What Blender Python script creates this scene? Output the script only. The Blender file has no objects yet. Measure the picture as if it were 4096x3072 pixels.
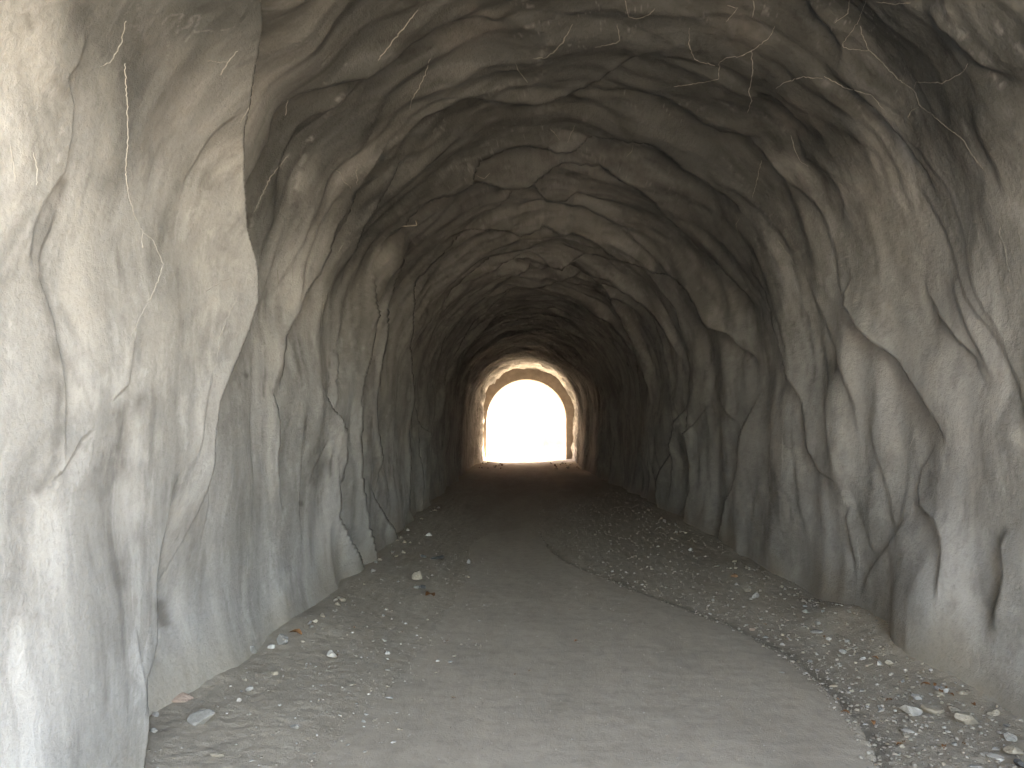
import bpy, bmesh, math, random
import numpy as np
from mathutils import Vector

# ------------------------------------------------------------------ camera, sky, sun, exposure
C = bpy.context.scene.collection
scene = bpy.context.scene
EYE = np.array([0.0, 0.0, 1.6])
LENS, SENS = 28.0, 36.0
FPX = LENS / SENS * 4096.0
PITCH = math.atan(184.0 / FPX)
cam_d = bpy.data.cameras.new('camera'); cam_d.lens = LENS; cam_d.sensor_width = SENS
cam_d.clip_start = 0.05; cam_d.clip_end = 3000
cam = bpy.data.objects.new('camera', cam_d); C.objects.link(cam)
cam.location = EYE; cam.rotation_euler = (math.radians(90) + PITCH, 0, 0)
scene.camera = cam

SUN_EL, SUN_AZ = math.radians(56), math.radians(38)      # ahead and to the right, beyond the far mouth
world = bpy.data.worlds.new('World'); scene.world = world; world.use_nodes = True
wn = world.node_tree.nodes; wl = world.node_tree.links
sky = wn.new('ShaderNodeTexSky'); sky.sky_type = 'NISHITA'; sky.sun_disc = False
sky.sun_elevation = SUN_EL; sky.sun_rotation = SUN_AZ
sky.air_density = 1.0; sky.dust_density = 3.0; sky.ozone_density = 0.3
wn['Background'].inputs['Strength'].default_value = 0.15
wl.new(sky.outputs[0], wn['Background'].inputs['Color'])
sun_d = bpy.data.lights.new('sun', 'SUN'); sun_d.energy = 4.0; sun_d.angle = math.radians(0.53)
sun_d.color = (1.0, 0.95, 0.87)
sun = bpy.data.objects.new('sun', sun_d); C.objects.link(sun)
sdir = Vector((math.sin(SUN_AZ) * math.cos(SUN_EL), math.cos(SUN_AZ) * math.cos(SUN_EL), math.sin(SUN_EL)))
sun.rotation_euler = sdir.to_track_quat('Z', 'Y').to_euler(); sun.location = (20, 40, 60)

vs = scene.view_settings
vs.view_transform = 'Standard'; vs.look = 'None'; vs.exposure = 5.3; vs.use_white_balance = True; vs.white_balance_temperature = 8700; vs.white_balance_tint = 12; vs.gamma = 1.0; vs.use_curve_mapping = False
scene.cycles.use_denoising = True
scene.cycles.max_bounces = 9; scene.cycles.diffuse_bounces = 8
scene.cycles.sample_clamp_indirect = 4.0

# ------------------------------------------------------------------ numeric helpers
rng = np.random.default_rng(7)
random.seed(7)
_perm = np.random.default_rng(3).permutation(512).astype(np.int32)
_perm = np.concatenate([_perm, _perm])
_ga = np.random.default_rng(4).uniform(0, 2 * np.pi, 512)
_gx, _gy = np.cos(_ga).astype(np.float32), np.sin(_ga).astype(np.float32)

def perlin(x, y):
    x = np.asarray(x, np.float32); y = np.asarray(y, np.float32)
    xi = np.floor(x).astype(np.int32); yi = np.floor(y).astype(np.int32)
    xf = x - xi; yf = y - yi
    u = xf * xf * xf * (xf * (xf * 6 - 15) + 10); v = yf * yf * yf * (yf * (yf * 6 - 15) + 10)
    def g(ix, iy, dx, dy):
        h = _perm[(_perm[ix & 511] + iy) & 511]
        return _gx[h] * dx + _gy[h] * dy
    a = g(xi, yi, xf, yf); b = g(xi + 1, yi, xf - 1, yf)
    c = g(xi, yi + 1, xf, yf - 1); d = g(xi + 1, yi + 1, xf - 1, yf - 1)
    return ((a + u * (b - a)) * (1 - v) + (c + u * (d - c)) * v) * 1.5

def fbm(x, y, o=4, gain=0.5):
    s = 0; a = 1.0
    for k in range(o):
        s = s + a * perlin(x * 2.0 ** k + 17.3 * k, y * 2.0 ** k + 5.1 * k); a *= gain
    return s

def smooth(t): t = np.clip(t, 0, 1); return t * t * (3 - 2 * t)

# ------------------------------------------------------------------ tunnel profile: (u along the arch, v depth)
XL, XR = -1.75, 2.85
CX, RAD = (XL + XR) / 2, (XR - XL) / 2
ZS, ZB = 2.4, -0.35                       # springing, buried foot
HW = ZS - ZB
UARC = math.pi * RAD
ULEN = 2 * HW + UARC
YEND = 42.0

def base_point(u):
    """profile point and inward normal (x, z, nx, nz)"""
    u = np.asarray(u, float)
    th = math.pi - (u - HW) / RAD
    x = np.where(u < HW, XL, np.where(u > HW + UARC, XR, CX + RAD * np.cos(th)))
    z = np.where(u < HW, ZB + u, np.where(u > HW + UARC, ZS - (u - HW - UARC), ZS + RAD * np.sin(th)))
    nx = np.where(u < HW, 1.0, np.where(u > HW + UARC, -1.0, -np.cos(th)))
    nz = np.where((u < HW) | (u > HW + UARC), 0.0, -np.sin(th))
    return x, z, nx, nz

def inset_of(x, z):
    """distance inside the profile and u, of points in a cross-section"""
    left = x < CX
    r = np.hypot(x - CX, z - ZS)
    th = np.arctan2(z - ZS, x - CX)
    low = z < ZS
    d = np.where(low, np.where(left, x - XL, XR - x), RAD - r)
    u = np.where(low, np.where(left, z - ZB, HW + UARC + (ZS - z)), HW + RAD * (math.pi - th))
    return d, u

FWD = np.array([0, math.cos(PITCH), math.sin(PITCH)]); UPV = np.array([0, -math.sin(PITCH), math.cos(PITCH)])
def ray(px, py):
    d = FWD + np.array([1.0, 0, 0]) * ((px - 2048.0) / FPX) + UPV * ((1536.0 - py) / FPX)
    return d / d[1]                       # unit depth

_T = np.concatenate([np.linspace(0.8, 12, 1500), np.linspace(12.02, 46, 1200)])
def pix_uv(px, py, inset=0.0):
    d = ray(px, py); p = EYE[:, None] + d[:, None] * _T
    ins, u = inset_of(p[0], p[2])
    k = np.argmax(ins <= inset)
    if ins[k] > inset: k = len(_T) - 1
    return float(u[k]), float(_T[k])

# traced fold edges of the sprayed concrete: pixels, inward height, drop behind, near width, recovery, edge width
RIDGES = [
 # near left buttress
 ([(1010,-500),(1004,-200),(1000,0),(981,158),(962,392),(953,506),(968,633),(981,791),(972,905),(994,1038),(1003,1105),(1011,1194),(994,1314),(968,1428),(943,1504),(918,1592),(911,1706),(911,1833),(905,1950),(880,2120),(850,2300),(800,2500)], .21,.26,.6,2.2,.04),
 ([(735,1850),(705,1980),(677,2104),(639,2231),(623,2326),(620,2452),(627,2560),(608,2642),(582,2706),(581,2832),(563,2971),(544,3072),(530,3200)], .06,.34,.5,1.1,.05),
 # folds on the near left wall
 ([(304,0),(310,158),(285,240),(240,304),(266,411),(247,538),(228,684),(158,791),(120,899),(101,1013),(110,1150)], .035,.04,.25,.25,.05),
 ([(240,760),(190,880),(150,1000),(140,1110),(175,1200),(205,1300),(225,1450),(235,1600),(230,1750),(215,1850),(205,1960)], .02,.035,.12,.22,.04),
 ([(855,380),(791,494),(728,633),(671,734)], .03,.03,.2,.25,.04),
 ([(804,1466),(785,1611),(772,1770),(753,1871)], .02,.025,.15,.2,.03),
 ([(520,1300),(506,1358),(481,1535),(420,1600),(355,1630)], .02,.025,.15,.2,.04),
 ([(370,1700),(354,1713),(297,1757),(266,1807),(209,1883),(130,1960)], .02,.02,.1,.15,.03),
 ([(860,1640),(885,1720),(900,1850),(880,2050),(870,2200)], .04,.04,.2,.3,.04),
 ([(760,2480),(772,2560),(750,2640),(735,2700)], .03,.04,.15,.2,.04),
 ([(500,2500),(520,2640),(530,2760),(538,2900)], .03,.03,.15,.2,.05),
 # left wall further in
 ([(1422,839),(1367,918),(1333,1028),(1313,1097),(1262,1180),(1254,1212),(1243,1251),(1218,1301),(1202,1346),(1200,1425),(1198,1499),(1185,1590)], .12,.12,.35,.5,.06),
 ([(1140,1500),(1165,1600),(1172,1720),(1168,1850),(1170,1980),(1185,2080)], .05,.04,.25,.25,.05),
 ([(1390,1400),(1385,1465),(1363,1549)], .05,.06,.3,.4,.05),
 ([(1318,1514),(1353,1599),(1377,1669),(1390,1728),(1390,1848),(1382,1947),(1377,2071),(1392,2146),(1412,2216),(1450,2330)], .12,.13,.4,.5,.06),
 ([(1340,1740),(1290,1850),(1272,1930)], .03,.04,.2,.25,.05),
 ([(1532,1043),(1499,1162),(1494,1222),(1497,1296),(1482,1416),(1457,1499),(1445,1599),(1450,1678),(1440,1798),(1442,1897),(1450,1997),(1452,2096),(1472,2216),(1485,2370)], .10,.08,.35,.4,.05),
 ([(1676,968),(1646,998),(1606,1072),(1576,1172),(1551,1251),(1546,1336),(1534,1416),(1534,1450),(1527,1524),(1522,1624),(1524,1748),(1531,1823),(1524,1872),(1531,1962)], .16,.2,.5,.8,.08),
 ([(1494,1922),(1504,1997),(1541,2086),(1566,2146),(1571,2186),(1574,2240)], .12,.14,.4,.5,.08),
 ([(1900,948),(1820,973),(1740,1048),(1666,1137),(1643,1246),(1631,1321),(1628,1400),(1641,1499),(1646,1649),(1649,1748),(1641,1848),(1636,1947),(1631,2022),(1648,2096)], .14,.16,.6,.9,.10),
 ([(1680,1600),(1686,1698),(1716,1748),(1716,1823),(1706,1922),(1703,1997),(1716,2046)], .14,.16,.7,1.0,.12),
 # folds swooping into the roof, left
 ([(2150,60),(1981,95),(1791,108),(1664,165),(1525,272),(1400,329),(1266,411),(1177,525),(1158,608),(1076,728),(1010,900)], .09,.13,.35,.5,.12),
 ([(1480,354),(1400,405),(1310,480),(1260,550),(1203,671),(1165,791),(1166,819)], .05,.07,.25,.3,.08),
 ([(1560,560),(1450,700),(1397,888),(1353,1008)], .05,.05,.3,.3,.07),
 ([(1640,560),(1520,760),(1450,920),(1420,1050),(1400,1200)], .06,.05,.3,.35,.07),
 # roof folds
 ([(1640,520),(1760,440),(1873,380),(2019,392),(2139,392),(2266,373),(2323,354),(2424,364),(2551,361),(2677,380),(2748,420),(2816,481),(2886,525),(2981,551),(3088,560)], .10,.15,.4,.6,.10),
 ([(2300,362),(2400,310),(2487,247),(2588,184),(2680,170)], .05,.07,.25,.3,.08),
 ([(1546,1013),(1596,943),(1626,908),(1636,878),(1671,834),(1716,789),(1755,769),(1840,744),(1875,704),(1890,670),(1924,640),(1998,604),(2038,582),(2122,570),(2187,575),(2227,594),(2266,602),(2306,590),(2346,565),(2416,550),(2460,532),(2545,536),(2618,545),(2678,590),(2748,649),(2822,699),(2897,759),(2946,818),(2971,878)], .17,.22,.6,.9,.10),
 ([(1800,780),(1918,730),(2048,739),(2127,709),(2197,679),(2246,669),(2306,669),(2360,664),(2424,669),(2499,714),(2578,768),(2623,793),(2668,848),(2723,913),(2762,952),(2797,997),(2862,1057),(2922,1112),(2961,1166),(2986,1221),(3031,1246)], .13,.18,.5,.7,.10),
 ([(1898,888),(1998,818),(2077,749),(2097,734),(2147,759),(2182,793),(2222,798),(2271,796),(2306,769),(2376,783),(2440,830)], .10,.14,.4,.6,.10),
 ([(2033,858),(2090,830),(2147,813),(2246,823),(2346,828),(2421,858),(2475,893),(2560,960)], .10,.14,.5,.6,.12),
 ([(1780,960),(1878,923),(1963,913),(2077,918),(2157,898),(2172,888),(2222,903),(2261,913),(2296,903),(2346,918),(2406,948),(2445,982),(2495,1017),(2545,1037),(2618,1072),(2713,1107),(2757,1146),(2792,1196),(2817,1236),(2837,1281),(2862,1305),(2922,1340),(2956,1394),(2996,1434),(3006,1474)], .17,.22,.7,1.0,.12),
 ([(1950,1070),(2048,1022),(2122,997),(2180,1015),(2237,1042),(2296,1017),(2376,997),(2445,1047),(2520,1120)], .14,.18,.7,.9,.15),
 ([(1960,1150),(2058,1097),(2122,1057),(2197,1072),(2296,1062),(2376,1087),(2435,1147),(2500,1230)], .14,.18,.7,.9,.15),
 ([(1898,1306),(1948,1246),(2023,1196),(2058,1161),(2120,1130),(2197,1122),(2246,1117),(2396,1107),(2470,1186),(2540,1290)], .16,.2,.9,1.1,.18),
 # right wall
 ([(3080,-60),(3101,0),(3190,38),(3247,108),(3285,139),(3335,234),(3345,300)], .05,.08,.25,.3,.08),
 ([(3012,354),(3095,373),(3139,411),(3183,481),(3221,538)], .05,.07,.2,.3,.07),
 ([(3150,520),(3177,589),(3202,652),(3285,703),(3335,760),(3354,829),(3348,886),(3367,924)], .05,.06,.3,.35,.06),
 ([(3361,1073),(3386,1118),(3373,1175),(3386,1225),(3443,1308),(3519,1383),(3582,1447),(3627,1516),(3683,1592),(3740,1681),(3766,1744),(3764,1830)], .13,.12,.4,.5,.05),
 ([(3259,266),(3297,304),(3380,361),(3487,468),(3538,538),(3595,608),(3646,684),(3677,741),(3700,820)], .08,.09,.3,.4,.07),
 ([(3021,555),(3046,599),(3086,669),(3155,739),(3210,783),(3245,818),(3300,920)], .05,.07,.3,.35,.07),
 ([(2975,1000),(3036,1102),(3071,1161),(3082,1194),(3107,1263),(3133,1402),(3164,1504),(3221,1611),(3247,1801),(3291,1884),(3361,1928),(3392,1998)], .08,.08,.35,.4,.06),
 ([(2733,1578),(2723,1638),(2693,1698),(2683,1787),(2648,1877),(2638,1922),(2633,2011),(2645,2070)], .17,.2,.6,.9,.10),
 ([(2840,1590),(2832,1613),(2797,1668),(2748,1748),(2743,1797),(2733,1897),(2733,1996),(2700,2080)], .08,.08,.35,.4,.07),
 ([(2867,1529),(2882,1608),(2912,1668),(2937,1718)], .05,.06,.3,.35,.05),
 ([(3036,1534),(3011,1588),(2991,1658),(2961,1723),(2942,1797),(2937,1872),(2917,1956),(2897,1996),(2887,2096),(2850,2200)], .13,.13,.45,.6,.06),
 ([(3086,1578),(3086,1648),(3091,1748),(3081,1847),(3101,1897)], .05,.05,.3,.3,.05),
 ([(3740,1740),(3709,1801),(3665,1871),(3658,1960),(3677,2023),(3772,2085),(3804,2149),(3823,2212),(3829,2326),(3835,2465)], .06,.06,.3,.35,.06),
 ([(3640,2060),(3614,2117),(3538,2231),(3494,2294),(3470,2400)], .07,.08,.4,.4,.12),
 ([(3425,1990),(3400,2080),(3420,2200),(3445,2290)], .03,.05,.25,.3,.06),
 ([(4060,2080),(4025,2180),(4038,2307),(4019,2465),(4006,2579)], .08,.1,.3,.4,.12),
 ([(3660,1090),(3684,1181),(3734,1263),(3804,1326),(3861,1390),(3899,1434),(3960,1560)], .04,.06,.2,.3,.06),
 ([(3772,1073),(3804,1168),(3850,1260),(3930,1420),(3990,1560)], .04,.04,.25,.3,.06),
 ([(3700,-40),(3734,0),(3810,76),(3899,165),(3968,228),(4044,278),(4110,330)], .08,.10,.3,.35,.08),
 ([(3900,330),(3960,520),(4010,640),(4060,800)], .04,.04,.3,.3,.08),
]

# ------------------------------------------------------------------ lining displacement grid
NU = 1250
U = np.linspace(0, ULEN, NU)
rows = [2.3]
while rows[-1] < YEND:
    y = rows[-1]; rows.append(y + min(max(y * y / 1354 * 1.2, .009), .075))
VB = np.array(rows[:-1] + [YEND])
NA = 44
def mouth_y(x, z):
    t = np.clip((x - XL) / (XR - XL), 0, 1)
    return -8.0 + 7.8 * t + 3.0 * np.clip(z, 0, 4.7) / 4.7 * (1 - .45 * t)
def v_start(u):                            # the near mouth is cut on the skew: the right wall begins later
    x, z, _, _ = base_point(u)
    return mouth_y(x, z)
vs0 = v_start(U)
VA = vs0[:, None] + (2.3 - vs0)[:, None] * np.linspace(0, 1, NA, endpoint=False)[None, :]
VV = np.concatenate([VA, np.repeat(VB[None, :], NU, 0)], 1).astype(np.float32)
UU = np.repeat(U[:, None], VV.shape[1], 1).astype(np.float32)
NV = VV.shape[1]

def displacement(UU, VV):
    roof = np.exp(-((UU - ULEN / 2) / 2.9) ** 4)
    wu = UU + .35 * perlin(UU * .5 + 3, VV * .6); wv = VV + .30 * perlin(UU * .45 + 40, VV * .35 + 9) + .10 * perlin(UU * 1.5, VV * .8 + 3)
    D = .10 * fbm(wu * .30, wv * .45, 2)
    D += .042 * fbm(wu * .55 + 7, wv * 1.25, 2) * (1 + .5 * roof)
    crease = 1 - np.abs(perlin(wu * .42 + 11, wv * 1.5 + 2)) * 2.2
    D += .055 * np.clip(crease, -.4, 1) ** 2 * (.12 + .48 * roof)
    crease2 = 1 - np.abs(perlin(wu * .9 + 31, wv * 2.8 + 22)) * 2.2
    D += .022 * np.clip(crease2, -.2, 1) ** 2 * (.0 + .6 * roof)
    D += .010 * fbm(wu * 1.8, wv * 3.6, 3) * (.25 + .9 * roof)
    D += .0022 * fbm(UU * 8, VV * 11, 2)
    # foot of the sprayed skin spreads on to the ground
    for uu in (UU, ULEN - UU):
        D += (.10 + .06 * perlin(VV * .9, UU * .2 + 60)) * np.exp(-np.clip(uu - .35, 0, 9) / .28)
    near = smooth((6.0 - VV) / 1.5) * smooth((4.6 - UU) / 1.2)
    D *= 1 - .55 * np.maximum(near, .6 * smooth((3.4 - VV) / 1.2))
    def add(us, vr, a, b, wn_, wr, wf, taper, lo=None):
        nonlocal D
        i0 = np.searchsorted(U, us[0]); i1 = np.searchsorted(U, us[-1])
        if i1 - i0 < 3: return
        uc = U[i0:i1]
        vc = np.interp(uc, us, vr)
        vc = vc + .015 * perlin(uc * 5 + a * 91, uc * 0 + vr[0])
        tp = smooth((uc - us[0]) / (lo or taper)) * smooth((us[-1] - uc) / taper)
        tp = tp * (.85 + .35 * perlin(uc * 1.3 + 5 * a, uc * 0 + vr[-1]))
        s = VV[i0:i1] - vc[:, None].astype(np.float32)
        f = np.where(s < 0, a * np.exp(-(np.abs(s) / wn_) ** 1.25),
                     -b * np.exp(-(np.maximum(s, 0) / wr) ** 1.6) + (a + b) * (1 - smooth(s / wf)))
        D[i0:i1] += (f * tp[:, None]).astype(np.float32)
    for k, (pts, a, b, wn_, wr, wf) in enumerate(RIDGES):
        sc = 1.0 if k < 2 else (.5 if k < 11 else .72 if k < 21 else .66 if k < 36 else .54)
        a *= sc; b *= sc; wf *= (.7 if k < 21 else 1.1)
        uv = np.array([pix_uv(px, py, a * .6) for px, py in pts])
        o = np.argsort(uv[:, 0]); uv = uv[o]
        keep = np.concatenate([[True], np.diff(uv[:, 0]) > .004]); uv = uv[keep]
        if len(uv) < 2: continue
        span = uv[-1, 0] - uv[0, 0]
        add(uv[:, 0], uv[:, 1], a, b, wn_, wr, max(.028, wf), (1.15 if k == 1 else min(.45, span * .3)) + 1e-3, 2.3 if k == 0 else .05 if k == 1 else None)
    for px, py, ru, rv, hh in [(3690,2380,.55,.55,.15), (3110,2240,.4,.6,.05), (300,2500,.8,.5,.04), (4080,1900,.6,.4,.05)]:
        bu, bv = pix_uv(px, py, .05)      # broad swellings of the skin
        D += hh * np.exp(-((UU - bu) / ru) ** 2 - ((VV - bv) / rv) ** 2)
    fe = smooth((VV - 32) / 7)
    side = np.clip((UU - ULEN / 2) / (ULEN / 2), -1, 1)
    D += fe * (-.26 * np.clip(side * 2, -1, 1) - .10 - .12 * roof) + smooth((VV - 33) / 4) * (.10 * fbm(UU * 1.3 + 4, VV * 1.1, 4) + .02)
    r = np.random.default_rng(33)
    for k in range(150):                  # thin drape lines left by the spraying
        v = 5.5 + 11 * r.random() ** 1.3; u0 = r.uniform(.6, ULEN - 1.4); u1 = min(ULEN - .3, u0 + r.uniform(.5, 2.6))
        us = np.linspace(u0, u1, 30); slope = r.uniform(-.25, .25)
        if u0 > HW + UARC * .5: slope -= .35
        if u0 < HW + UARC * .5: slope += .12 * smooth((u0 - 2) / 2)
        vr = v + slope * (us - u0) + .16 * perlin(us * 1.1, us * 0 + v * 3) + .03 * perlin(us * 4, us * 0 + v)
        a = r.uniform(.004, .011) * (1 + .05 * v)
        add(us, vr, a, a * 1.2, r.uniform(.08, .25), r.uniform(.1, .25), .06, .45)
    r = np.random.default_rng(21)
    v = 12.5
    while v < 41:                         # ribs beyond the range where single folds can be told apart
        for k in range(3):
            u0 = r.uniform(0, ULEN - 3); u1 = min(ULEN, u0 + r.uniform(2, 6))
            us = np.linspace(u0, u1, 40)
            vr = v + .55 * perlin(us * .5, us * 0 + v) + .14 * perlin(us * 2.1, us * 0 + v + 9) + r.uniform(-.3, .3)
            a = r.uniform(.04, .10)
            add(us, vr, a, a * 1.2, r.uniform(.3, .8), r.uniform(.4, .9), .10, .6)
        v += r.uniform(.55, 1.0)
    return D

D = displacement(UU, VV)
bx, bz, bnx, bnz = base_point(U)
def pos_from(u, v, d):
    x, z, nx, nz = base_point(u)
    return np.stack([x + nx * d, v, z + nz * d], -1)

def d_at(u, v):
    """displacement of the built surface at (u, v), v >= 2.3"""
    fu = np.clip(np.asarray(u) / ULEN * (NU - 1), 0, NU - 1.001); iu = fu.astype(int); fu = fu - iu
    vi = np.interp(v, VB, np.arange(len(VB))); iv = np.clip(vi.astype(int), 0, len(VB) - 2); fv = vi - iv; iv = iv + NA
    return (D[iu, iv] * (1 - fu) * (1 - fv) + D[iu + 1, iv] * fu * (1 - fv) + D[iu, iv + 1] * (1 - fu) * fv + D[iu + 1, iv + 1] * fu * fv)

_T2 = np.concatenate([np.linspace(2.31, 14, 2600), np.linspace(14.02, 41.9, 900)])
def hit(px, py):
    """where the sight line of a pixel meets the built wall: (u, v)"""
    d = ray(px, py); p = EYE[:, None] + d[:, None] * _T2
    ins, u = inset_of(p[0], p[2])
    k = np.argmax(ins <= d_at(u, _T2))
    return float(u[k]), float(_T2[k])

# ------------------------------------------------------------------ wear masks on the lining (own shapes, traced)
P = np.stack([bx[:, None] + bnx[:, None] * D, VV, bz[:, None] + bnz[:, None] * D], -1)
rel = P - EYE
depth = np.maximum(rel @ FWD, .05)
PXX = 2048 + FPX * rel[..., 0] / depth; PYY = 1536 - FPX * (rel @ UPV) / depth
front = (VV > 2.3)
def seg_mask(pts, w, soft=.5):
    m = np.zeros_like(D)
    for (x0, y0), (x1, y1) in zip(pts[:-1], pts[1:]):
        bb = front & (PXX > min(x0, x1) - 3 * w) & (PXX < max(x0, x1) + 3 * w) & (PYY > min(y0, y1) - 3 * w) & (PYY < max(y0, y1) + 3 * w)
        if not bb.any(): continue
        qx, qy = PXX[bb], PYY[bb]
        t = np.clip(((qx - x0) * (x1 - x0) + (qy - y0) * (y1 - y0)) / max((x1 - x0) ** 2 + (y1 - y0) ** 2, 1), 0, 1)
        dd = np.hypot(qx - x0 - t * (x1 - x0), qy - y0 - t * (y1 - y0))
        m[bb] = np.maximum(m[bb], np.exp(-(dd / w) ** 2))
    return m
def poly_mask(pts):
    xs = [p[0] for p in pts]; ys = [p[1] for p in pts]
    bb = front & (PXX > min(xs)) & (PXX < max(xs)) & (PYY > min(ys)) & (PYY < max(ys))
    qx, qy = PXX[bb], PYY[bb]; ins = np.zeros(qx.shape, bool)
    j = len(pts) - 1
    for i in range(len(pts)):
        xi, yi = pts[i]; xj, yj = pts[j]
        c = ((yi > qy) != (yj > qy)) & (qx < (xj - xi) * (qy - yi) / (yj - yi + 1e-9) + xi)
        ins ^= c; j = i
    m = np.zeros_like(D); m[bb] = ins
    return m
grain = .5 + .5 * np.clip(fbm(UU * 14, VV * 16, 3), -1, 1)
pale = np.zeros_like(D); dark = np.zeros_like(D); white = np.zeros_like(D)
for pts, w, s in [
    ([(400,330),(410,500),(420,640)], 60, .8), ([(320,800),(300,1000),(290,1200)], 90, .9), ([(330,1250),(330,1450),(300,1600)], 80, .8),
    ([(120,150),(180,300)], 90, .6), ([(800,1040),(850,1200)], 60, .6), ([(660,1250),(650,1500)], 60, .5),
    ([(1640,350),(1600,420)], 60, .7), ([(2210,430),(2120,470)], 26, .9), ([(1740,540),(1690,640),(1660,720)], 26, .8),
    ([(3440,640),(3420,740)], 70, .8), ([(3500,820),(3470,900)], 55, .7), ([(3420,1660),(3410,1760)], 35, .8), ([(3570,1720),(3590,1780)], 35, .6),
    ([(2900,1090),(2930,1180),(2950,1250)], 28, .8), ([(2590,900),(2600,940)], 16, .9), ([(2660,880),(2700,920)], 18, .7), ([(2250,740),(2310,770)], 40, .5),
    ([(2230,970),(2250,1000)], 35, .7), ([(3040,1740),(2990,1840)], 40, .6), ([(3150,860),(3170,900)], 22, .6), ([(2440,1130),(2500,1200)], 20, .6), ([(1990,1170),(1930,1220)], 26, .7),
    ([(2520,300),(2600,350)], 40, .6), ([(2700,80),(2720,130)], 40, .6), ([(4070,1745),(4096,1765)], 28, 1.3), ([(1330,2020),(1300,2150)], 40, .4), ([(3700,1400),(3720,1560)], 60, .5)]:
    pale = np.maximum(pale, s * seg_mask(pts, w))
for pts, w, s in [
    ([(250,730),(195,880),(150,1000),(150,1110),(180,1200),(210,1310),(235,1450),(240,1600),(235,1750),(220,1850),(150,1960)], 26, 1.0),
    ([(560,1600),(480,1660),(470,1780),(500,1880)], 45, .9), ([(470,2250),(480,2330)], 30, .7), ([(640,2420),(660,2490)], 22, 1.6), ([(420,1830),(380,1960)], 50, .6),
    ([(620,150),(700,330),(620,560)], 90, .5), ([(230,320),(260,370)], 30, 1.0), ([(110,60),(120,110)], 14, .8), ([(830,690),(850,740)], 40, .6),
    ([(1900,60),(1980,95),(1900,140),(1800,170)], 50, .7), ([(2950,60),(3000,140)], 90, .6), ([(3130,440),(3200,520)], 40, .9), ([(3480,780),(3440,830)], 40, .6),
    ([(3360,600),(3440,580)], 40, .5), ([(3510,1180),(3530,1320)], 40, .6), ([(2600,930),(2560,880)], 30, .4), ([(1260,1930),(1290,1860)], 24, .8), ([(3160,420),(3250,480)], 40, .6),
    ([(640,2080),(560,2150)], 40, .3), ([(100,2350),(160,2500)], 60, .3), ([(770,2050),(760,2250)], 40, .4), ([(985,1500),(987,1503)], 7, 2.5), ([(1203,2012),(1205,2016)], 8, 2.0)]:
    dark = np.maximum(dark, s * seg_mask(pts, w) * (.35 + .9 * grain))
for pts, w, s in [
    ([(262,456),(250,540),(234,640)], 12, .9), ([(160,790),(125,880),(105,960)], 9, .7),
    ([(3506,1111),(3532,1219),(3544,1295),(3563,1364),(3576,1415)], 13, 1.0), ([(3740,10),(3830,120),(3930,240),(4000,330)], 22, .8),
    ([(1400,360),(1310,440),(1240,560),(1200,660),(1166,800)], 12, .8), ([(1150,620),(1079,709),(1044,789),(1014,849),(985,968)], 9, .7),
    ([(3297,330),(3420,410),(3520,530),(3600,640),(3640,720),(3660,900)], 12, .5), ([(2893,420),(2990,440),(3090,480),(3150,530)], 12, .5), ([(2190,160),(2150,250)], 14, .7),
    ([(2170,290),(2120,340),(2080,400)], 16, .6), ([(1290,1180),(1282,1330),(1275,1430)], 8, .6), ([(2230,520),(2290,560),(2330,480)], 26, .5), ([(2900,640),(2970,720),(3030,830)], 11, .6),
    ([(3990,100),(4060,180),(4096,230)], 18, .7), ([(1340,2130),(1335,2200)], 8, .6), ([(2070,330),(1980,360)], 14, .5), ([(3850,480),(3890,610),(3930,660)], 10, .5), ([(2030,660),(2050,700)], 12, .7)]:
    white = np.maximum(white, s * seg_mask(pts, w) * (.3 + 1.1 * grain))
for poly in [[(3098,1745),(3108,1770),(3145,1780),(3150,1850),(3148,1920),(3140,1965),(3118,1930),(3105,1895),(3085,1870),(3092,1800)],
             [(3152,1800),(3178,1795),(3176,1880),(3155,1915)], [(3186,1795),(3206,1785),(3212,1830),(3222,1880),(3205,1920),(3188,1925),(3183,1860)],
             [(3110,1960),(3140,1975),(3152,2010),(3160,2075),(3145,2130),(3115,2110),(3120,2040)]]:
    pale = np.maximum(pale, 1.25 * poly_mask(poly))

# broad tone of the concrete, drawn out along the folds
_wu = UU + .5 * perlin(UU * .7 + 50, VV * .9); _wv = VV + .35 * perlin(UU * .6 + 13, VV * .5 + 70) + .12 * perlin(UU * 1.9, VV * 1.1)
t_big = smooth((fbm(_wu * .4, _wv * .9, 4) + .35) / .9)
roof_ = np.exp(-((UU - ULEN / 2) / 2.9) ** 4)
t_patch = smooth((fbm(_wu * .9 + 3, _wv * 1.9 + 8, 5, .55) - .22) / .42)
_st = fbm(_wu * 1.0 + 30, _wv * 6.5, 5, .65)
_mo = fbm(_wu * 2.2 + 3, _wv * 4.0 + 9, 5, .65)
t_streak = .55 * smooth((_st - .15) / .7) * (.45 + .55 * smooth((fbm(UU * .5, VV * .6 + 5, 2) + .2) / .5)) + .45 * smooth((_mo - .12) / .7)
pale = pale * (.35 + .9 * smooth((_mo + .35) / .7))
t_light = (.15 + .42 * roof_) * smooth((-_st - .25) / .6) + .30 * smooth((-_mo - .30) / .5)
_ln = np.abs(fbm(_wu * 1.6 + 5, _wv * 3.4 + 2, 4))
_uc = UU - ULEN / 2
roof_shade_zone = np.exp(-(np.where(_uc < 0, np.abs(_uc) / 3.4, _uc / 3.5)) ** 4)
soot = smooth((roof_shade_zone + .26 * fbm(_wu * .5 + 9, _wv * .8 + 3, 4) - .25) / .7) * (.97 - .85 * smooth((VV - 6) / 9))  # roof shade put into the colour, strongest near the mouth, weaker deeper in
lime = smooth((.035 - _ln) / .035) * smooth((fbm(UU * .9, VV * 1.3 + 44, 3) - .12) / .3)
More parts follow.
